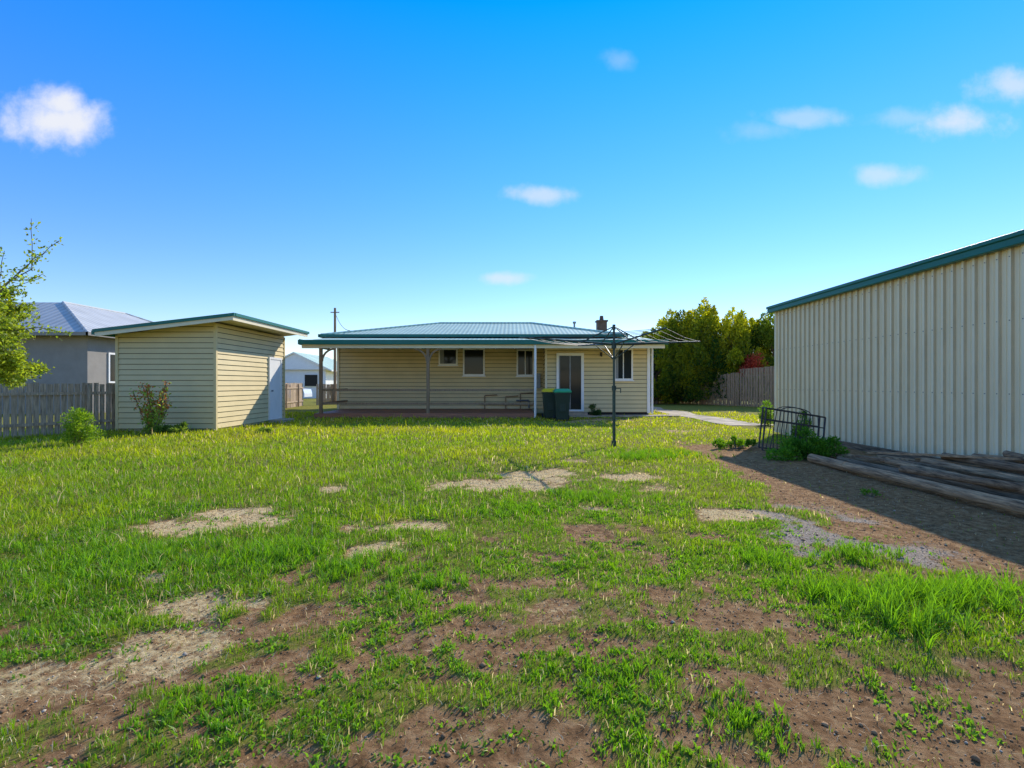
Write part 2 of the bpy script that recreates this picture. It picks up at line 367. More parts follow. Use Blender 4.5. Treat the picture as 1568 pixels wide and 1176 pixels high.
mc=bpy.data.materials.new('soil_clod'); mc.use_nodes=True; bb=mc.node_tree.nodes['Principled BSDF']; aa=mc.node_tree.nodes.new('ShaderNodeAttribute'); aa.attribute_name='Col'; mc.node_tree.links.new(aa.outputs['Color'],bb.inputs['Base Color']); bb.inputs['Roughness'].default_value=.95
arrmesh('soil_clods',V.reshape(-1,3),None,T,C,mc)

# ------------------------------------------------------------ leaves
def norm(v): return v/np.maximum(np.linalg.norm(v,axis=1,keepdims=True),1e-6)
def leaves(name,P,D,Ln,W,C,parent,material=None):
    n=len(P); D=norm(D); S=norm(np.cross(D,rng.normal(0,1,(n,3)))); U=np.cross(S,D)
    Ln=Ln[:,None];W=W[:,None]
    V=np.zeros((n,4,3)); V[:,0]=P; V[:,1]=P+D*Ln*.5+S*W*.5+U*W*.15; V[:,2]=P+D*Ln; V[:,3]=P+D*Ln*.5-S*W*.5+U*W*.15
    k=np.arange(n)[:,None]*4
    T=np.concatenate([k+np.array([[0,1,2]]),k+np.array([[0,2,3]])])
    return arrmesh(name,V.reshape(-1,3),None,T,np.repeat(C,4,0),material or M_leaf,parent)
def bushy(name,loc,rx,ry,rz,n,size,c1,c2,clumps=12,stems=8,wfac=.5):
    e=empty(name,loc); loc=np.array(loc); c1=np.array(c1)*1.8; c2=np.array(c2)*1.8
    d=norm(rng.normal(0,1,(clumps,3))); d[:,2]=np.abs(d[:,2])
    cc=loc+d*np.array([rx,ry,rz*1.5])*rng.uniform(.25,.8,(clumps,1))+np.array([0,0,rz*.15])
    ci=rng.integers(0,clumps,n); rad=min(rx,ry,rz)*rng.uniform(.25,.5,clumps)
    o=norm(rng.normal(0,1,(n,3)))*rng.random((n,1))**.5
    P=cc[ci]+o*rad[ci][:,None]; P[:,2]=np.maximum(P[:,2],loc[2]+.02)
    D=o+np.array([0,0,.5])+rng.normal(0,.4,(n,3))
    t=rng.random((n,1))*.6+.4*rng.random(clumps)[ci][:,None]
    leaves('foliage',P,D,size*rng.uniform(.6,1.4,n),size*wfac*rng.uniform(.7,1.3,n),c1*(1-t)+c2*t,e)
    b_=MB()
    for k in range(min(stems,clumps)):
        b_.cyl(loc+np.array([rng.normal(0,.05*rx),rng.normal(0,.05*ry),-.03]),cc[k],.012*max(1,rz),M_bark,.004,n=5)
    b_.done('stems',e); return e
# ------------------------------------------------------------ windows
def window(b_,x0,x1,z0,z1,y,fr=.07,mull=None,glass=M_glass,sill=True):
    f=y-.085; 
    b_.box(x0,x1,f,y+.02,z1-fr,z1,M_white); b_.box(x0,x1,f,y+.02,z0,z0+fr,M_white)
    b_.box(x0,x0+fr,f,y+.02,z0+fr,z1-fr,M_white); b_.box(x1-fr,x1,f,y+.02,z0+fr,z1-fr,M_white)
    if mull is not None: b_.box(mull-.02,mull+.02,f+.015,y+.02,z0+fr,z1-fr,M_white)
    b_.box(x0+fr,x1-fr,y-.045,y-.04,z0+fr,z1-fr,glass)
    if sill: b_.box(x0-.04,x1+.04,f-.04,y+.02,z0-.05,z0-.002,M_white)

# ------------------------------------------------------------ main house
H=empty('weatherboard_house',(-1,24.5,0))
b_=MB()
b_.box(-8.28,5.98,24.53,32.4,0,3.6,M_cream)
b_.box(1.52,5.98,22.53,24.6,0,3.25,M_cream)
b_.siding((-8.3,24.5),(1.5,24.5),.2,3.58,3.58,M_cream,.18,gap=.022)
b_.siding((1.5,24.5),(1.5,22.5),.15,3.2,3.2,M_cream,.18,gap=.022)
b_.siding((1.5,22.5),(6.0,22.5),.15,3.2,3.2,M_cream,.18,gap=.022)
b_.siding((6.0,22.5),(6.0,32.4),.15,3.2,3.2,M_cream,.18)
b_.siding((-8.3,32.4),(-8.3,24.5),.15,3.58,3.58,M_cream,.18)
b_.box(1.45,1.54,22.45,22.55,.12,3.2,M_trim); b_.box(5.93,6.06,22.44,22.56,.12,3.2,M_white); b_.box(-8.36,-8.26,24.44,24.56,.2,3.58,M_trim)
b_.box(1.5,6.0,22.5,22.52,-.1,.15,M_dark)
b_.done('walls',H)
b_=MB()
A=(-8.85,23.7,3.66);B=(5.3,23.7,3.66);C_=(5.3,33.1,3.66);D_=(-8.85,33.1,3.66);E=(-3.96,28.4,4.76);F=(1.1,28.4,4.76)
b_.poly([A,B,F,E],M_roofX); b_.poly([C_,D_,E,F],M_roofX); b_.poly([B,C_,F],M_roofY); b_.poly([D_,A,E],M_roofY)
b_.poly([D_,C_,B,A],M_trim)
b_.slab([(-8.65,20.9,3.15),(6.3,20.9,3.12),(6.3,24.4,3.60),(-8.65,24.4,3.63)],.03,M_roofX,M_trim)
b_.poly([(6.3,22.0,3.27),(6.3,33,3.27),(5.3,33,3.7),(5.3,24.4,3.62)],M_roofY)
for p,q in ((A,E),(B,F),(C_,F),(D_,E),(E,F)):
    b_.cyl(Vector(p)+Vector((0,0,.02)),Vector(q)+Vector((0,0,.02)),.06,M_roofX,n=8)
b_.done('roof',H)
b_=MB()
b_.box(-8.7,6.36,20.78,20.9,3.01,3.20,M_teal)
b_.box(-8.70,-8.65,20.9,24.4,3.0,3.24,M_teal); b_.box(6.3,6.36,20.9,33,3.06,3.2,M_teal)
b_.box(-8.9,5.35,23.6,23.7,3.57,3.70,M_teal); b_.box(-8.95,-8.85,23.6,33.2,3.56,3.70,M_teal)
b_.box(-8.6,6.25,20.92,20.97,2.86,3.05,M_trim)
b_.done('gutters_and_fascia',H,bevel=.01)
b_=MB()
b_.box(1.53,6.0,21.0,22.45,3.0,3.04,M_trim)
for x_ in np.arange(-8,1.5,.9): b_.box(x_,x_+.05,21.0,24.45,3.05,3.1,M_trim)
b_.done('soffit',H)
b_=MB()
window(b_,-3.5,-2.6,2.3,3.1,24.5)
window(b_,-2.34,-1.3,1.8,3.1,24.5)
window(b_,.22,1.05,1.78,3.05,24.5,mull=.63)
window(b_,4.46,5.30,1.57,2.96,22.5,mull=4.88)
b_.box(-3.42,-3.25,24.445,24.452,2.38,3.02,M_curt); b_.box(4.54,4.66,22.445,22.453,1.65,2.88,M_curt)
b_.done('windows',H)
b_=MB()
b_.box(1.95,3.15,22.41,22.5,2.64,2.76,M_white); b_.box(1.95,2.05,22.41,22.5,.2,2.64,M_white); b_.box(3.03,3.15,22.41,22.5,.2,2.64,M_white)
b_.box(2.05,3.03,22.44,22.5,.2,.28,M_white); b_.box(2.05,3.03,22.45,22.455,.28,2.64,M_glass)
b_.box(2.52,2.57,22.42,22.449,.28,2.64,M_steel); b_.box(2.05,2.1,22.42,22.449,.28,2.64,M_steel)
b_.box(1.85,3.25,22.0,22.42,0,.18,M_conc)
b_.done('sliding_door',H)
b_=MB(); b_.cyl((3.9,22.4,2.62),(3.9,22.4,2.75),.05,M_iron); b_.box(3.85,3.95,22.36,22.46,2.75,2.79,M_iron); b_.bar((3.9,22.28,2.62),(3.9,22.46,2.66),.04,.05,M_iron)
b_.cyl((6.14,22.42,3.05),(6.14,22.42,.1),.045,M_white); b_.cyl((.95,20.9,3.0),(.95,20.9,0),.05,M_white,n=10)
for x_,z_ in ((-1.3,.85),(-.3,.8),(.4,.95)):
    b_.path([(x_,24.4,.2),(x_,24.4,z_),(x_+.6,24.4,z_+.03)],.03,M_post)
b_.path([(-1.6,24.4,.45),(1.0,24.4,.4)],.035,M_post); b_.path([(0.2,24.38,.6),(.8,24.38,.62),(.8,24.38,.25)],.05,M_steel)
b_.box(1.15,1.35,24.3,24.46,1.2,1.9,M_steel)
b_.done('pipes_and_fittings',H,smooth=False)
b_=MB()
for k in range(26):
    y_=20.95+k*.137
    b_.box(-8.1,.95,y_,y_+.13,.16,.20,M_deck)
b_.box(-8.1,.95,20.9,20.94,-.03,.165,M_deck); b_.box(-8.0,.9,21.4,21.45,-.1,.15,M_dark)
b_.done('deck',H)
b_=MB()
for x_ in (-7.85,-3.45): b_.box(x_-.06,x_+.06,20.98,21.09,-.05,2.9,M_post)
for z_ in (1.15,.6):
    b_.box(-7.79,.9,21.0,21.045,z_-.045,z_+.045,M_post)
b_.box(-7.88,-7.83,21.1,24.4,1.1,1.19,M_post); b_.box(-7.88,-7.83,21.1,24.4,.55,.64,M_post)
for px_,sgn in ((-3.45,1),(-3.45,-1),(-7.85,1)):
    pts=[(px_+sgn*(.06+.5*(1-math.cos(t))),21.03,2.34+.5*math.sin(t)) for t in np.linspace(0,math.pi/2,7)]
    for a,c in zip(pts[:-1],pts[1:]): b_.bar(a,c,.05,.07,M_post)
b_.done('verandah_posts_and_rails',H)
b_=MB()
b_.box(4.55,5.05,27.2,27.7,3.3,4.72,M_brick); b_.box(4.5,5.1,27.15,27.75,4.72,4.8,M_brick)
b_.cyl((4.8,27.45,4.8),(4.8,27.45,5.05),.12,M_brick,.09,n=10); b_.cyl((3.35,27.5,3.9),(3.35,27.5,4.65),.05,M_steel); b_.cyl((3.35,27.5,4.65),(3.35,27.5,4.75),.09,M_steel)
b_.done('chimney',H)

# ------------------------------------------------------------ left garden shed
S=empty('garden_shed',(-10.2,17.5,0))
b_=MB()
b_.box(-11.7,-8.86,15.29,19.77,0,2.85,M_cream)
b_.siding((-11.74,15.25),(-8.83,15.25),.06,2.86,3.26,M_cream,.16)
b_.siding((-8.83,15.25),(-8.83,19.8),.06,3.22,3.22,M_cream,.16)
b_.siding((-8.83,19.8),(-11.74,19.8),.06,3.24,2.86,M_cream,.16)
b_.siding((-11.74,19.8),(-11.74,15.25),.06,2.86,2.86,M_cream,.16)
b_.box(-8.87,-8.79,15.21,15.29,.0,3.2,M_cream); b_.box(-11.79,-11.71,15.21,15.29,0,2.84,M_cream); b_.box(-8.87,-8.79,19.76,19.84,0,3.2,M_cream)
b_.done('walls',S)
b_=MB()
b_.slab([(-12.0,14.75,2.93),(-8.05,14.75,3.40),(-8.05,20.1,3.40),(-12.0,20.1,2.93)],.03,M_roofX,M_trim)
b_.slab([(-12.0,14.72,2.895),(-8.05,14.72,3.365),(-8.05,14.75,3.365),(-12.0,14.75,2.895)],.12,M_trim)
b_.slab([(-8.05,14.72,3.365),(-8.02,14.72,3.365),(-8.02,20.1,3.365),(-8.05,20.1,3.365)],.13,M_trim)
b_.slab([(-12.05,14.69,2.975),(-7.98,14.69,3.450),(-7.98,14.78,3.450),(-12.05,14.78,2.975)],.09,M_teal)
b_.slab([(-8.06,14.78,3.450),(-7.97,14.78,3.450),(-7.97,20.15,3.450),(-8.06,20.15,3.450)],.09,M_teal)
b_.slab([(-12.1,14.72,2.94),(-12.0,14.72,2.94),(-12.0,20.1,2.94),(-12.1,20.1,2.94)],.12,M_teal)
b_.done('skillion_roof',S)
b_=MB()
b_.box(-8.81,-8.755,18.5,18.58,.08,2.38,M_white); b_.box(-8.81,-8.755,19.42,19.5,.08,2.38,M_white); b_.box(-8.81,-8.755,18.58,19.42,2.30,2.38,M_white)
b_.box(-8.81,-8.775,18.583,19.417,.1,2.297,M_white); b_.cyl((-8.775,18.68,1.15),(-8.71,18.68,1.15),.025,M_steel)
b_.box(-8.77,-8.3,18.4,19.5,-.02,.1,M_conc)
b_.done('door',S)

# ------------------------------------------------------------ right steel shed
S=empty('steel_shed',(10.5,8.7,0))
def ribbed(b_,y0,y1,x,z0,z1,m,per=.2,d=.048):
    y=y0
    while y<y1-.01:
        prof=[(y,0),(y+.006,d),(y+.046,d),(y+.054,0),(y+.118,0),(y+.121,.01),(y+.136,.01),(y+.139,0),(min(y+per,y1),0)]; y+=per
        for i_,(a,c) in enumerate(zip(prof[:-1],prof[1:])):
            b_.poly([(x-a[1],a[0],z0),(x-a[1],a[0],z1),(x-c[1],c[0],z1),(x-c[1],c[0],z0)],M_ribshade if i_==0 else m)
b_=MB(); ribbed(b_,2.4,14.4,7.46,.06,3.46,M_shed)
b_.box(7.5,14.4,2.42,14.38,0,3.4,M_shed)
b_.box(7.40,7.56,14.36,14.44,.04,3.46,M_shed)
for yy_ in np.arange(2.4,14.3,.2):
    for z_ in (.12,1.25,2.35,3.3):
        b_.cyl((7.46-.048,yy_+.026,z_),(7.46-.055,yy_+.026,z_),.009,M_screw,n=6)
b_.done('ribbed_walls',S)
b_=MB()
b_.slab([(7.33,2.2,3.52),(10.9,2.2,4.2),(10.9,14.6,4.2),(7.33,14.6,3.52)],.03,M_teal)
b_.slab([(10.9,2.2,4.2),(14.6,2.2,3.52),(14.6,14.6,3.52),(10.9,14.6,4.2)],.03,M_teal)
b_.poly([(7.46,14.4,3.4),(14.4,14.4,3.4),(10.9,14.4,4.15)],M_shed); b_.poly([(7.46,2.42,3.4),(10.9,2.42,4.15),(14.4,2.42,3.4)],M_shed)
b_.done('roof',S)
b_=MB(); b_.box(7.29,7.41,2.2,14.62,3.42,3.58,M_teal); b_.box(7.26,7.29,2.18,14.64,3.53,3.6,M_teal)
b_.done('gutter',S,bevel=.012)
b_=MB(); b_.bar((7.37,4.5,.06),(7.37,11.6,.05),.05,.14,M_log2); b_.done('base_timber',S)

# ------------------------------------------------------------ log pile
def logobj(name,items):
    e=empty(name,(6,7,0)); b_=MB()
    for p,q,r,mm in items:
        n=12; p=Vector(p);q=Vector(q); prev=p
        for k in range(1,6):
            c=p.lerp(q,k/5)+Vector((rng.normal(0,.008),rng.normal(0,.008),rng.normal(0,.005)))
            b_.cyl(prev,c,r*rng.uniform(.93,1.05),mm,n=n); prev=c
    b_.done('logs',e,smooth=False); return e
LP=logobj('timber_pole_stack',[((5.35,9.15,.08),(5.45,4.6,.09),.075,M_log),((5.75,9.0,.07),(5.95,4.8,.08),.055,M_log2),((6.15,9.4,.07),(6.2,4.6,.07),.055,M_log),
 ((6.55,8.2,.09),(6.75,4.2,.11),.075,M_log),((5.55,7.3,.19),(6.2,4.3,.23),.05,M_log2),((6.35,7.9,.21),(6.3,4.2,.22),.05,M_log),((6.85,7.6,.12),(7.15,4.0,.16),.065,M_log2),((5.9,9.6,.06),(6.9,8.6,.07),.045,M_log),
 ((6.75,8.0,.27),(6.65,5.0,.33),.06,M_log2),((7.05,7.8,.28),(7.05,5.0,.40),.065,M_log),((6.0,8.2,.17),(5.8,5.0,.19),.045,M_log),((6.95,7.2,.42),(6.4,4.8,.34),.05,M_log2)])
b_=MB()
b_.bar((6.7,8.4,.17),(7.0,4.3,.20),.2,.04,M_log); b_.bar((5.95,8.9,.15),(6.7,6.3,.2),.13,.035,M_log2); b_.bar((6.9,9.6,.05),(6.6,7.0,.2),.12,.035,M_log)
b_.bar((7.15,8.2,.1),(7.2,4.5,.36),.10,.045,M_log2); b_.bar((6.3,9.0,.2),(7.1,6.2,.45),.16,.03,M_log)
b_.done('planks',LP)

# ------------------------------------------------------------ iron bed frame
e=empty('wrought_iron_bed_end',(5.5,9.9,0)); b_=MB()
for dy,sh in ((0,0),(.38,.12)):
    p0=Vector((4.86+sh,9.95+dy,.12));p1=Vector((5.02+sh,10.1+dy,.92)); q0=Vector((6.02+sh,9.95+dy,.0)); q1=Vector((6.18+sh,10.1+dy,.74))
    b_.path([p0,p1,q1,q0],.017,M_iron); b_.cyl(p0,q0,.013,M_iron)
    b_.cyl(p0.lerp(p1,.72),q0.lerp(q1,.72),.011,M_iron)
    for k in range(1,8):
        t=k/8; a=p0.lerp(q0,t); c=p1.lerp(q1,t); mid=a.lerp(c,.5)+Vector((.05*math.sin(k*2),0,0))
        b_.path([a,mid,c],.009,M_iron,5)
    b_.path([p1.lerp(q1,.5)+Vector((.3*math.cos(t),0,.1*math.sin(t)-.12*.3*math.cos(t))) for t in np.linspace(0,math.pi,8)],.009,M_iron,5)
b_.cyl((5.02,10.1,.92),(5.14,10.48,.92),.01,M_iron); b_.cyl((6.18,10.1,.74),(6.3,10.48,.74),.01,M_iron)
b_.done('frame',e)
bushy('weed_clump',(5.5,9.55,0),.8,.4,.36,6500,.055,(.025,.08,.01),(.09,.19,.02),32,8,.55)
bushy('weed_clump',(7.35,12.9,0),.3,.5,.6,1200,.07,(.04,.10,.01),(.12,.19,.03),12)
bushy('weed_clump',(4.9,11.2,0),.6,.4,.16,1800,.05,(.04,.10,.01),(.12,.2,.02),14)
bushy('weed_clump',(8.6,17.2,0),.4,.4,.7,1200,.08,(.04,.10,.01),(.14,.2,.03),12)
bushy('weed_clump',(4.5,6.4,0),.10,.1,.08,120,.04,(.04,.10,.01),(.10,.18,.02),5)

# ------------------------------------------------------------ clothes hoist
e=empty('rotary_clothes_hoist',(2.3,11.55,0)); b_=MB(); c0=Vector((2.3,11.55,0))
b_.cyl(c0+Vector((0,0,-.05)),c0+Vector((0,0,1.3)),.036,M_hoist,n=12); b_.cyl(c0+Vector((0,0,1.3)),c0+Vector((0,0,2.7)),.025,M_hoist,n=12)
b_.cyl(c0+Vector((0,0,1.25)),c0+Vector((0,0,1.36)),.05,M_hoist,n=12); b_.cyl(c0+Vector((0,0,2.2)),c0+Vector((0,0,2.34)),.055,M_hoist,n=12); b_.cyl(c0+Vector((0,0,2.62)),c0+Vector((0,0,2.74)),.035,M_hoist,n=12)
b_.cyl(c0+Vector((0,0,0)),c0+Vector((0,0,.12)),.055,M_hoist,n=12)
b_.path([c0+Vector((0,0,1.3)),c0+Vector((.14,-.05,1.3)),c0+Vector((.14,-.05,1.2))],.011,M_hoist)
tips=[]
for k in range(4):
    a=R(14+90*k); d=Vector((math.cos(a),math.sin(a),0)); tip=c0+d*2.2+Vector((0,0,2.40+.03*(k%2)))
    b_.cyl(c0+Vector((0,0,2.3)),tip,.021,M_hoist,.017); tips.append(tip)
    b_.cyl(c0+Vector((0,0,2.70)),c0+d*.75+Vector((0,0,2.34)),.013,M_hoist)
    b_.cyl(c0+Vector((0,0,1.95)),c0+d*.5+Vector((0,0,2.30)),.011,M_hoist)
b_.done('post_and_arms',e)
b_=MB()
for f in (.35,.5,.64,.76,.88,.99):
    for k in range(4):
        p=c0+Vector((0,0,2.34))+(tips[k]-c0-Vector((0,0,2.34)))*f; q=c0+Vector((0,0,2.34))+(tips[(k+1)%4]-c0-Vector((0,0,2.34)))*f
        m_=p.lerp(q,.5)-Vector((0,0,.035)); b_.path([p,m_,q],.005,M_iron,4)
b_.done('wires',e)

# ------------------------------------------------------------ wheelie bins
def bin_(x,y,lid):
    e=empty('wheelie_bin',(x,y,0)); b_=MB()
    def ring(w,d,z,dy=0): return [(x-w,y-d+dy,z),(x+w,y-d+dy,z),(x+w,y+d+dy,z),(x-w,y+d+dy,z)]
    r0=ring(.22,.25,.06);r1=ring(.29,.33,1.02);r2=ring(.315,.355,1.02);r3=ring(.315,.355,1.08)
    for a,c in ((r0,r1),(r1,r2),(r2,r3)):
        for k in range(4): b_.poly([a[k],a[(k+1)%4],c[(k+1)%4],c[k]],M_bin)
    b_.poly(r0[::-1],M_bin); b_.box(x-.12,x+.12,y-.30,y-.27,.35,.75,M_bin)
    b_.done('body',e,bevel=.015)
    b_=MB(); l0=ring(.325,.37,1.085);l1=ring(.325,.37,1.14);l2=ring(.24,.27,1.22,.03)
    for a,c in ((l0,l1),(l1,l2)):
        for k in range(4): b_.poly([a[k],a[(k+1)%4],c[(k+1)%4],c[k]],lid)
    b_.poly(l2,lid); b_.poly(l0[::-1],lid); b_.box(x-.1,x+.1,y-.40,y-.365,1.08,1.11,lid); b_.done('lid',e,bevel=.012)
    b_=MB()
    for s in (-1,1): b_.cyl((x+s*.25,y+.3,.1),(x+s*.31,y+.3,.1),.1,M_rubber,n=16)
    b_.cyl((x-.3,y+.3,.1),(x+.3,y+.3,.1),.015,M_iron); b_.cyl((x-.24,y+.40,1.0),(x+.24,y+.40,1.0),.02,M_bin)
    b_.done('wheels_and_handle',e)
bin_(1.9,19.5,M_lidg); bin_(1.52,20.5,M_lidy)

# ------------------------------------------------------------ fences
def fence(name,p,q,h0,h1,m,w=.1,gap=.012,rails=True,side=1,posts=2.4):
    e=empty(name,((p[0]+q[0])/2,(p[1]+q[1])/2,0)); b_=MB(); p=Vector((*p,0));q=Vector((*q,0)); L_=(q-p).length; d=(q-p).normalized(); n=Vector((d.y,-d.x,0))*side
    t=0; k=0
    while t<L_:
        h=h0+(h1-h0)*t/L_+rng.normal(0,.015); c=p+d*(t+w/2)+n*(.012*(k%2)+rng.normal(0,.004)); tl=Vector((rng.normal(0,.008),0,0)); k+=1
        b_.bar(c+Vector((0,0,-.05)),c+tl+Vector((0,0,h)),w*rng.uniform(.9,1.),.016,m,up=n) ; t+=w+gap
    if rails:
        for f in (.22,.8): b_.bar(p+n*.05+Vector((0,0,h0*f)),q+n*.05+Vector((0,0,h1*f)),.04,.08,m)
        t=0
        while t<L_: 
            c=p+d*t+n*.09; b_.cyl(c,c+Vector((0,0,h0+(h1-h0)*t/L_-.05)),.05,m); t+=posts
    b_.done('palings',e); return e
fence('paling_fence',(-14.6,10.6),(-11.85,15.6),1.42,1.42,M_fence,.13,gap=.02,side=1)
fence('paling_fence',(-11.9,19.9),(-13.5,33),1.45,1.45,M_fence,.11,side=1)
fence('paling_fence',(9.3,37),(12.3,37),1.45,1.5,M_fenceb,.14)
fence('paling_fence',(12.2,36.6),(14.4,32.6),1.75,2.15,M_fenceb,.14,gap=.02,side=-1)
fence('paling_fence',(14.45,32.5),(16.8,28.2),2.35,2.6,M_fenceb,.16,gap=.03,side=-1)
fence('paling_fence',(-13,34),(-6,44),1.4,1.4,M_fence,.14)

# ------------------------------------------------------------ driveway
b_=MB()
pts_l=[];
for y_ in np.arange(17.0,46,1.2):
    wob=.25*math.sin(y_*1.3); xo=max(0,(19-y_))*.35
    pts_l.append(((7.2+wob*.5+xo*.1,y_,.025),(8.5+wob+xo,y_,.025)))
for (a,c),(a2,c2) in zip(pts_l[:-1],pts_l[1:]): b_.poly([a,c,c2,a2],M_conc)
b_.box(1.6,7.1,21.6,22.4,0,.06,M_conc)
b_.done('concrete_driveway')

# ------------------------------------------------------------ neighbour house
Nn=empty('grey_neighbour_house',(-24,29,0)); b_=MB()
b_.box(-31,-19.9,24,36,0,3.75,M_grey); 
b_.done('walls',Nn)
b_=MB()
a=(-31.5,23.4,3.75);b2=(-19.4,23.4,3.75);c2=(-19.4,36.6,3.75);d2=(-31.5,36.6,3.75);r1=(-24.2,27.6,5.8);r2=(-24.2,32,5.8); r3=(-27.4,27.6,5.8);r4=(-27.4,32,5.8)
b_.poly([a,b2,r1,r3],M_grX);b_.poly([b2,c2,r2,r1],M_grY);b_.poly([c2,d2,r4,r2],M_grX);b_.poly([d2,a,r3,r4],M_grY);b_.poly([r1,r2,r4,r3],M_grX); b_.poly([a,d2,c2,b2],M_grey)
for p,q in ((b2,r1),(c2,r2),(r1,r2),(a,r3)): b_.cyl(p,q,.07,M_grX)
b_.box(-31.6,-19.3,23.3,23.4,3.62,3.78,M_grey); b_.box(-19.4,-19.28,23.3,36.6,3.62,3.78,M_grey)
b_.done('roof',Nn)
b_=MB()
for y0,y1 in ((25.2,26.2),):
    b_.box(-19.92,-19.84,y0,y1,1.45,2.95,M_white); b_.box(-19.845,-19.83,y0+.09,y0+.46,1.54,2.86,M_glass); b_.box(-19.845,-19.83,y0+.54,y1-.09,1.54,2.86,M_glass)
b_.done('windows',Nn)
Nn=empty('distant_cottage',(-21,52,0)); b_=MB()
b_.box(-24,-18.2,50,58,0,3.0,M_white)
b_.poly([(-24.6,49.6,2.8),(-17.6,49.6,2.8),(-21.1,49.6,4.4)],M_white)
b_.slab([(-17.4,49.4,2.75),(-17.4,58.5,2.75),(-21.1,58.5,4.5),(-21.1,49.4,4.5)],.12,M_roofY,M_white); b_.slab([(-21.1,49.4,4.5),(-21.1,58.5,4.5),(-24.8,58.5,2.75),(-24.8,49.4,2.75)],.12,M_roofY,M_white)
b_.box(-20.2,-19,49.9,50,1.2,2.3,M_glass)
b_.box(-20.3,-18.9,49.92,49.98,1.1,1.2,M_trim)
b_.done('walls_and_roof',Nn)
Nn=empty('parked_car',(-19.6,44,0)); b_=MB()
prof=[(-2.1,.3),(-2.15,.75),(-1.9,.92),(-1.2,1.0),(-.6,1.42),(.7,1.45),(1.4,1.05),(2.0,.95),(2.1,.6),(2.1,.3)]
for s in (-.85,.85): 
    pp=[(-19.6+x_,44+s*(1 if z_<1.01 else .82),z_) for x_,z_ in prof]; b_.poly(pp if s<0 else pp[::-1],M_carw)
for (x1,z1),(x2,z2) in zip(prof[:-1],prof[1:]):
    f1=1 if z1<1.01 else .82; f2=1 if z2<1.01 else .82
    b_.poly([(-19.6+x1,44-.85*f1,z1),(-19.6+x1,44+.85*f1,z1),(-19.6+x2,44+.85*f2,z2),(-19.6+x2,44-.85*f2,z2)],M_carw)
b_.poly([(-20.6,43.15,1.05),(-18.4,43.15,1.05),(-18.95,43.27,1.38),(-20.15,43.27,1.36)],M_glass)
for dx in (-1.3,1.3): b_.cyl((-19.6+dx,43.1,.32),(-19.6+dx,43.3,.32),.32,M_rubber,n=18)
b_.done('body',Nn)
e=empty('power_pole',(-12.1,35,0)); b_=MB(); b_.cyl((-12.1,35,0),(-12.1,35,6.6),.11,M_post,.08); b_.bar((-12.4,35,6.3),(-11.8,35,6.3),.06,.06,M_post)
pts=[Vector((-12.1,35,6.3)).lerp(Vector((-7.6,24,3.9)),t)-Vector((0,0,1.2*t*(1-t))) for t in np.linspace(0,1,10)]
b_.path(pts,.014,M_rubber,4)
b_.done('pole_and_wire',e)

# ------------------------------------------------------------ trees
def cypress(name,x,y,h,r,n,c1,c2,npl=60):
    e=empty(name,(x,y,0)); b_=MB(); b_.cyl((x,y,-.1),(x,y,h*.7),.22,M_bark,.06)
    P=[];D=[];C=[];per=n//npl
    for k in range(npl):
        a=rng.uniform(0,2*np.pi); u=rng.random(); zb=h*(.0+.74*u); rr=r*math.sqrt(max(.04,1-(u*.98)**3))*rng.uniform(.4,1.)
        cx=x+math.cos(a)*rr; cy=y+math.sin(a)*rr; ph=rng.uniform(.8,1.7)*(h/6); pr=rng.uniform(.42,.8)*(h/6)
        b_.cyl((x,y,max(.2,zb-.5)),(cx,cy,zb+ph*.3),.05,M_bark,.015,n=5)
        t=rng.random(per); ang=rng.uniform(0,2*np.pi,per); rad=pr*(1-t)**.75*(t+.35)**.3*rng.random(per)**.4
        zz=zb+t*ph
        P.append(np.stack([cx+np.cos(ang)*rad,cy+np.sin(ang)*rad,zz],1))
        D.append(np.stack([np.cos(ang)*.6+math.cos(a)*.3,np.sin(ang)*.6+math.sin(a)*.3,np.full(per,.9)],1)+rng.normal(0,.4,(per,3)))
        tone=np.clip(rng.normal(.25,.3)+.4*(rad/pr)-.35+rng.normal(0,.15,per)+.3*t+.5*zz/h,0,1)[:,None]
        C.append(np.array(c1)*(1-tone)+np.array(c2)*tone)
    P=np.concatenate(P);D=np.concatenate(D);C=np.concatenate(C);m_=len(P)
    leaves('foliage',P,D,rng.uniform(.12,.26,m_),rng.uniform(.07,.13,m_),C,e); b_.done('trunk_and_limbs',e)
cA=(.045,.11,.018); 
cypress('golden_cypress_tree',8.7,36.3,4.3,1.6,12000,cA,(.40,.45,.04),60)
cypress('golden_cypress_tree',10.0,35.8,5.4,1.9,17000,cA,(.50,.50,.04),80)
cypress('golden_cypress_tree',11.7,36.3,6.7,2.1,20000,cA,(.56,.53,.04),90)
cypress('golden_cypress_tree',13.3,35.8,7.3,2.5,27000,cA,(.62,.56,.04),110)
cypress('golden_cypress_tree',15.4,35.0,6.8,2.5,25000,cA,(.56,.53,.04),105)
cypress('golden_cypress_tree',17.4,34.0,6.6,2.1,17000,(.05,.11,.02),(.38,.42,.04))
bushy('red_leaf_shrub',(15.5,32.8,1.9),1.4,.8,1.1,2600,.13,(.14,.015,.012),(.42,.09,.05),24)
bushy('house_side_shrub',(3.55,21.9,0),.35,.3,.38,1500,.06,(.015,.04,.012),(.05,.09,.02),10)
bushy('lawn_shrub',(-9.85,11.6,0),.5,.4,.6,2600,.06,(.06,.13,.012),(.19,.25,.03),18)
bushy('weed_clump',(-9.6,14.4,0),.9,.4,.25,2600,.07,(.05,.10,.012),(.16,.20,.04),18)
bushy('weed_clump',(-7.2,14.9,0),.35,.25,.12,500,.06,(.05,.10,.012),(.16,.20,.04),8)
bushy('hedge_shrub',(-14.8,31,0),1.0,.8,.9,4000,.1,(.03,.06,.01),(.12,.15,.02),18)
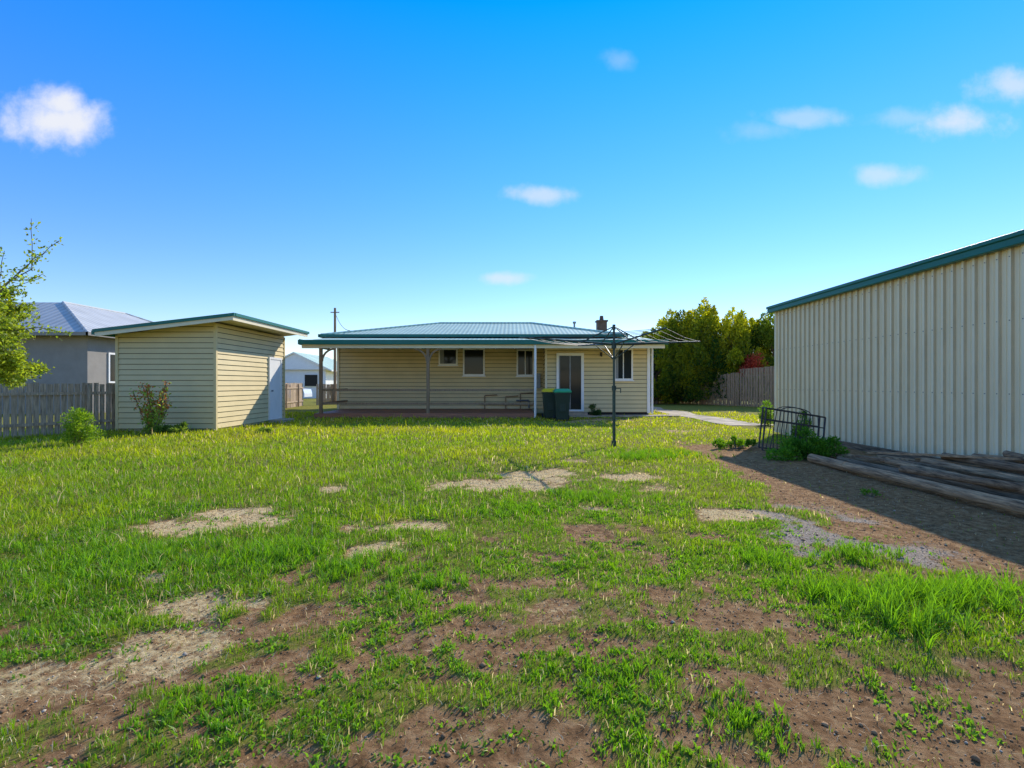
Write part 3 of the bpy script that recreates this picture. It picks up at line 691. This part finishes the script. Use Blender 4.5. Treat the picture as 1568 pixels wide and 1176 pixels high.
bushy('hedge_shrub',(-13.2,40,0),1.6,.8,1.3,4000,.13,(.02,.05,.01),(.08,.13,.02),18)
for x_,y_,s_ in ((-27,75,3.6),(-34,78,3.2),(-42,80,3.6),(-20,78,2.8)):
    bushy('distant_tree',(x_,y_,.5),4.5,3,s_,5000,.4,(.02,.045,.012),(.07,.10,.02),26)
e=empty('rose_bush',(-10.0,14.3,0)); b_=MB(); P=[];D=[];C=[]
for k in range(14):
    a=rng.uniform(0,6.28); top=Vector((-10+rng.normal(0,.27),14.3+rng.normal(0,.15),rng.uniform(.6,1.5))); base_=Vector((-10+.08*math.cos(a),14.3+.08*math.sin(a),0))
    mid=base_.lerp(top,.5)+Vector((rng.normal(0,.06),0,0)); b_.path([base_,mid,top],.011,M_bark,5)
    for j in range(95):
        t=rng.uniform(.2,1.02); p=np.array(base_.lerp(top,t)); P.append(p+rng.normal(0,.065,3)); D.append(rng.normal(0,1,3)+np.array([0,0,.4]))
        red=rng.random()<.15+.4*t; C.append(np.array([.55,.20,.07]) if red and t>.5 else np.array([.36,.46,.08])*rng.uniform(.6,1.4))
P=np.array(P);D=np.array(D);C=np.array(C);n=len(P)
leaves('leaves',P,D,rng.uniform(.06,.11,n),rng.uniform(.04,.065,n),C,e); b_.done('canes',e)
# deciduous tree at left edge
rng=np.random.default_rng(5)
e=empty('young_leafy_tree',(-11.3,9.7,0)); b_=MB(); LP_=[];LD_=[];LC_=[]
def grow(p,d,L_,r,lev):
    steps=4; prev=Vector(p)
    for k in range(steps):
        d=(d+Vector(rng.normal(0,.12,3))+Vector((0,0,.03))).normalized(); nxt=prev+d*L_/steps
        b_.cyl(prev,nxt,r*(1-k/steps*.5),M_bark,r*(1-(k+1)/steps*.5),n=6)
        if lev>=2:
            for j in range(9 if lev==2 else 13):
                q=prev.lerp(nxt,rng.random()); LP_.append(np.array(q)+rng.normal(0,.045,3)); LD_.append(np.array(d)*.5+rng.normal(0,.8,3)); LC_.append(np.array([.30,.38,.05])*rng.uniform(.45,1.5)+np.array([.08,.03,0])*rng.random())
        if lev<4 and k>=1:
            for j in range(2 if lev<3 else 1):
                nd=(d+Vector(rng.normal(0,.5,3))).normalized(); grow(nxt,nd,L_*.55,r*.5,lev+1)
        prev=nxt
b_.cyl((-11.3,9.7,-.05),(-11.2,9.7,1.6),.09,M_bark,.07,n=10)
for dd in ((.9,.0,.75),(.45,-.3,1.0),(.6,.3,.9),(-.2,.2,1.),(-.6,-.2,.7),(.95,.1,.35),(.8,-.2,.5),(.7,.1,1.0)):
    grow(Vector((-11.2,9.7,rng.uniform(1.45,1.75))),Vector(dd).normalized(),1.15,.035,1)
# longer outer sprays
for sp,dd,ll in (((-10.3,9.7,2.4),(1,0,.75),1.7),((-10.2,9.6,2.2),(1,.1,.35),1.1),((-10.4,9.8,2.7),(.8,0,.9),1.4)):
    b_.cyl((-11.15,9.7,1.6),sp,.025,M_bark,.016,n=6); grow(Vector(sp),Vector(dd).normalized(),ll,.016,3)
P=np.array(LP_);D=np.array(LD_);C=np.array(LC_)
keep=P[:,2]>1.3; P=P[keep];D=D[keep];C=C[keep];n=len(P)
leaves('leaves',P,D,rng.uniform(.045,.09,n),rng.uniform(.03,.05,n),C,e); b_.done('trunk_and_branches',e)

# ------------------------------------------------------------ world
w=bpy.data.worlds.new('World'); scene.world=w; w.use_nodes=True; nt=w.node_tree; N=nt.nodes; L=nt.links
bg=N['Background']; bg.inputs['Strength'].default_value=.15
def M(op,a,b_=None,c=None):
    n=N.new('ShaderNodeMath'); n.operation=op
    for i,v in enumerate((a,b_,c)):
        if v is None: continue
        if isinstance(v,(int,float)): n.inputs[i].default_value=v
        else: L.new(v,n.inputs[i])
    return n.outputs[0]
sky=N.new('ShaderNodeTexSky'); sky.sky_type='NISHITA'; sky.sun_disc=False
el=math.asin(SUN.z); az=math.atan2(SUN.x,SUN.y)
sky.sun_elevation=el; sky.sun_rotation=az; sky.air_density=1.0; sky.dust_density=.0; sky.ozone_density=3.0
hs=N.new('ShaderNodeHueSaturation'); hs.inputs['Saturation'].default_value=1.15; hs.inputs['Value'].default_value=1.0; L.new(sky.outputs[0],hs.inputs['Color'])
tc=N.new('ShaderNodeTexCoord'); sx=N.new('ShaderNodeSeparateXYZ'); L.new(tc.outputs['Generated'],sx.inputs[0])
gr_=N.new('ShaderNodeValToRGB'); e_=gr_.color_ramp.elements
for _ in range(4): e_.new(.5)
for k,(p,c) in enumerate([(0,(1.40,1.22,1.15)),(.10,(1.2,1.16,1.25)),(.22,(.95,1.14,1.5)),(.42,(.5,1.2,1.9)),(.6,(.01,1.25,2.4)),(.82,(2.9,2.1,1.6))]): e_[k].position=p; e_[k].color=(*[v/3 for v in c],1)  # last stop: overhead sky warmed and brightened as added fill, above the view
L.new(sx.outputs[2],gr_.inputs['Fac'])
gm=N.new('ShaderNodeVectorMath'); gm.operation='SCALE'; gm.inputs['Scale'].default_value=3.0; L.new(gr_.outputs[0],gm.inputs[0])
sm=N.new('ShaderNodeVectorMath'); sm.operation='MULTIPLY'; L.new(hs.outputs[0],sm.inputs[0]); L.new(gm.outputs[0],sm.inputs[1])
ys_=M('MAXIMUM',sx.outputs[1],.05); u=M('DIVIDE',sx.outputs[0],ys_); v=M('DIVIDE',sx.outputs[2],ys_)
front=M('GREATER_THAN',sx.outputs[1],.06)
cmb=N.new('ShaderNodeCombineXYZ'); L.new(u,cmb.inputs[0]); L.new(v,cmb.inputs[1])
nz=N.new('ShaderNodeTexNoise'); nz.inputs['Scale'].default_value=11; nz.inputs['Detail'].default_value=7; nz.inputs['Roughness'].default_value=.6; L.new(cmb.outputs[0],nz.inputs['Vector'])
nf=M('MULTIPLY_ADD',nz.outputs['Fac'],2.4,-1.2)
acc=None
for (dx,dz,rx,rz,op) in [(-.89,.515,.12,.05,1.),(-.88,.545,.06,.04,1.),(.86,.51,.09,.032,.75),(.80,.518,.10,.02,.3),(.975,.582,.08,.033,.65),(.56,.52,.085,.020,.40),(.48,.495,.07,.023,.22),(.725,.408,.065,.022,.55),(.06,.37,.07,.018,.6),(-.012,.207,.045,.013,.6),(.212,.633,.035,.022,.2)]:
    du=M('DIVIDE',M('SUBTRACT',u,dx),rx); dv=M('DIVIDE',M('SUBTRACT',v,dz),rz)
    le=M('SQRT',M('ADD',M('MULTIPLY',du,du),M('MULTIPLY',dv,dv))); ad=M('ADD',le,nf)
    mr=N.new('ShaderNodeMapRange'); mr.interpolation_type='SMOOTHSTEP'; mr.inputs[1].default_value=1.35; mr.inputs[2].default_value=.1; mr.inputs[3].default_value=0; mr.inputs[4].default_value=op
    L.new(ad,mr.inputs[0])
    acc=mr.outputs[0] if acc is None else M('MAXIMUM',acc,mr.outputs[0])
acc=M('MULTIPLY',acc,front)
mixn=N.new('ShaderNodeMix'); mixn.data_type='RGBA'; L.new(acc,mixn.inputs[0]); L.new(sm.outputs[0],mixn.inputs[6]); mixn.inputs[7].default_value=(5.6,5.8,6.4,1)
L.new(mixn.outputs[2],bg.inputs['Color'])
sl=bpy.data.lights.new('sun','SUN'); sl.energy=5.0; sl.angle=R(.5); sl.color=(1,.94,.83)
so=bpy.data.objects.new('sun',sl); so.rotation_euler=SUN.to_track_quat('Z','Y').to_euler(); so.location=(20,30,30); scene.collection.objects.link(so)
cam=bpy.data.cameras.new('camera'); cam.lens=18; cam.sensor_width=36; cam.clip_end=3000; cam.clip_start=.05
co=bpy.data.objects.new('camera',cam); co.location=(0,0,1.4); co.rotation_euler=(R(90),0,0); scene.collection.objects.link(co); scene.camera=co
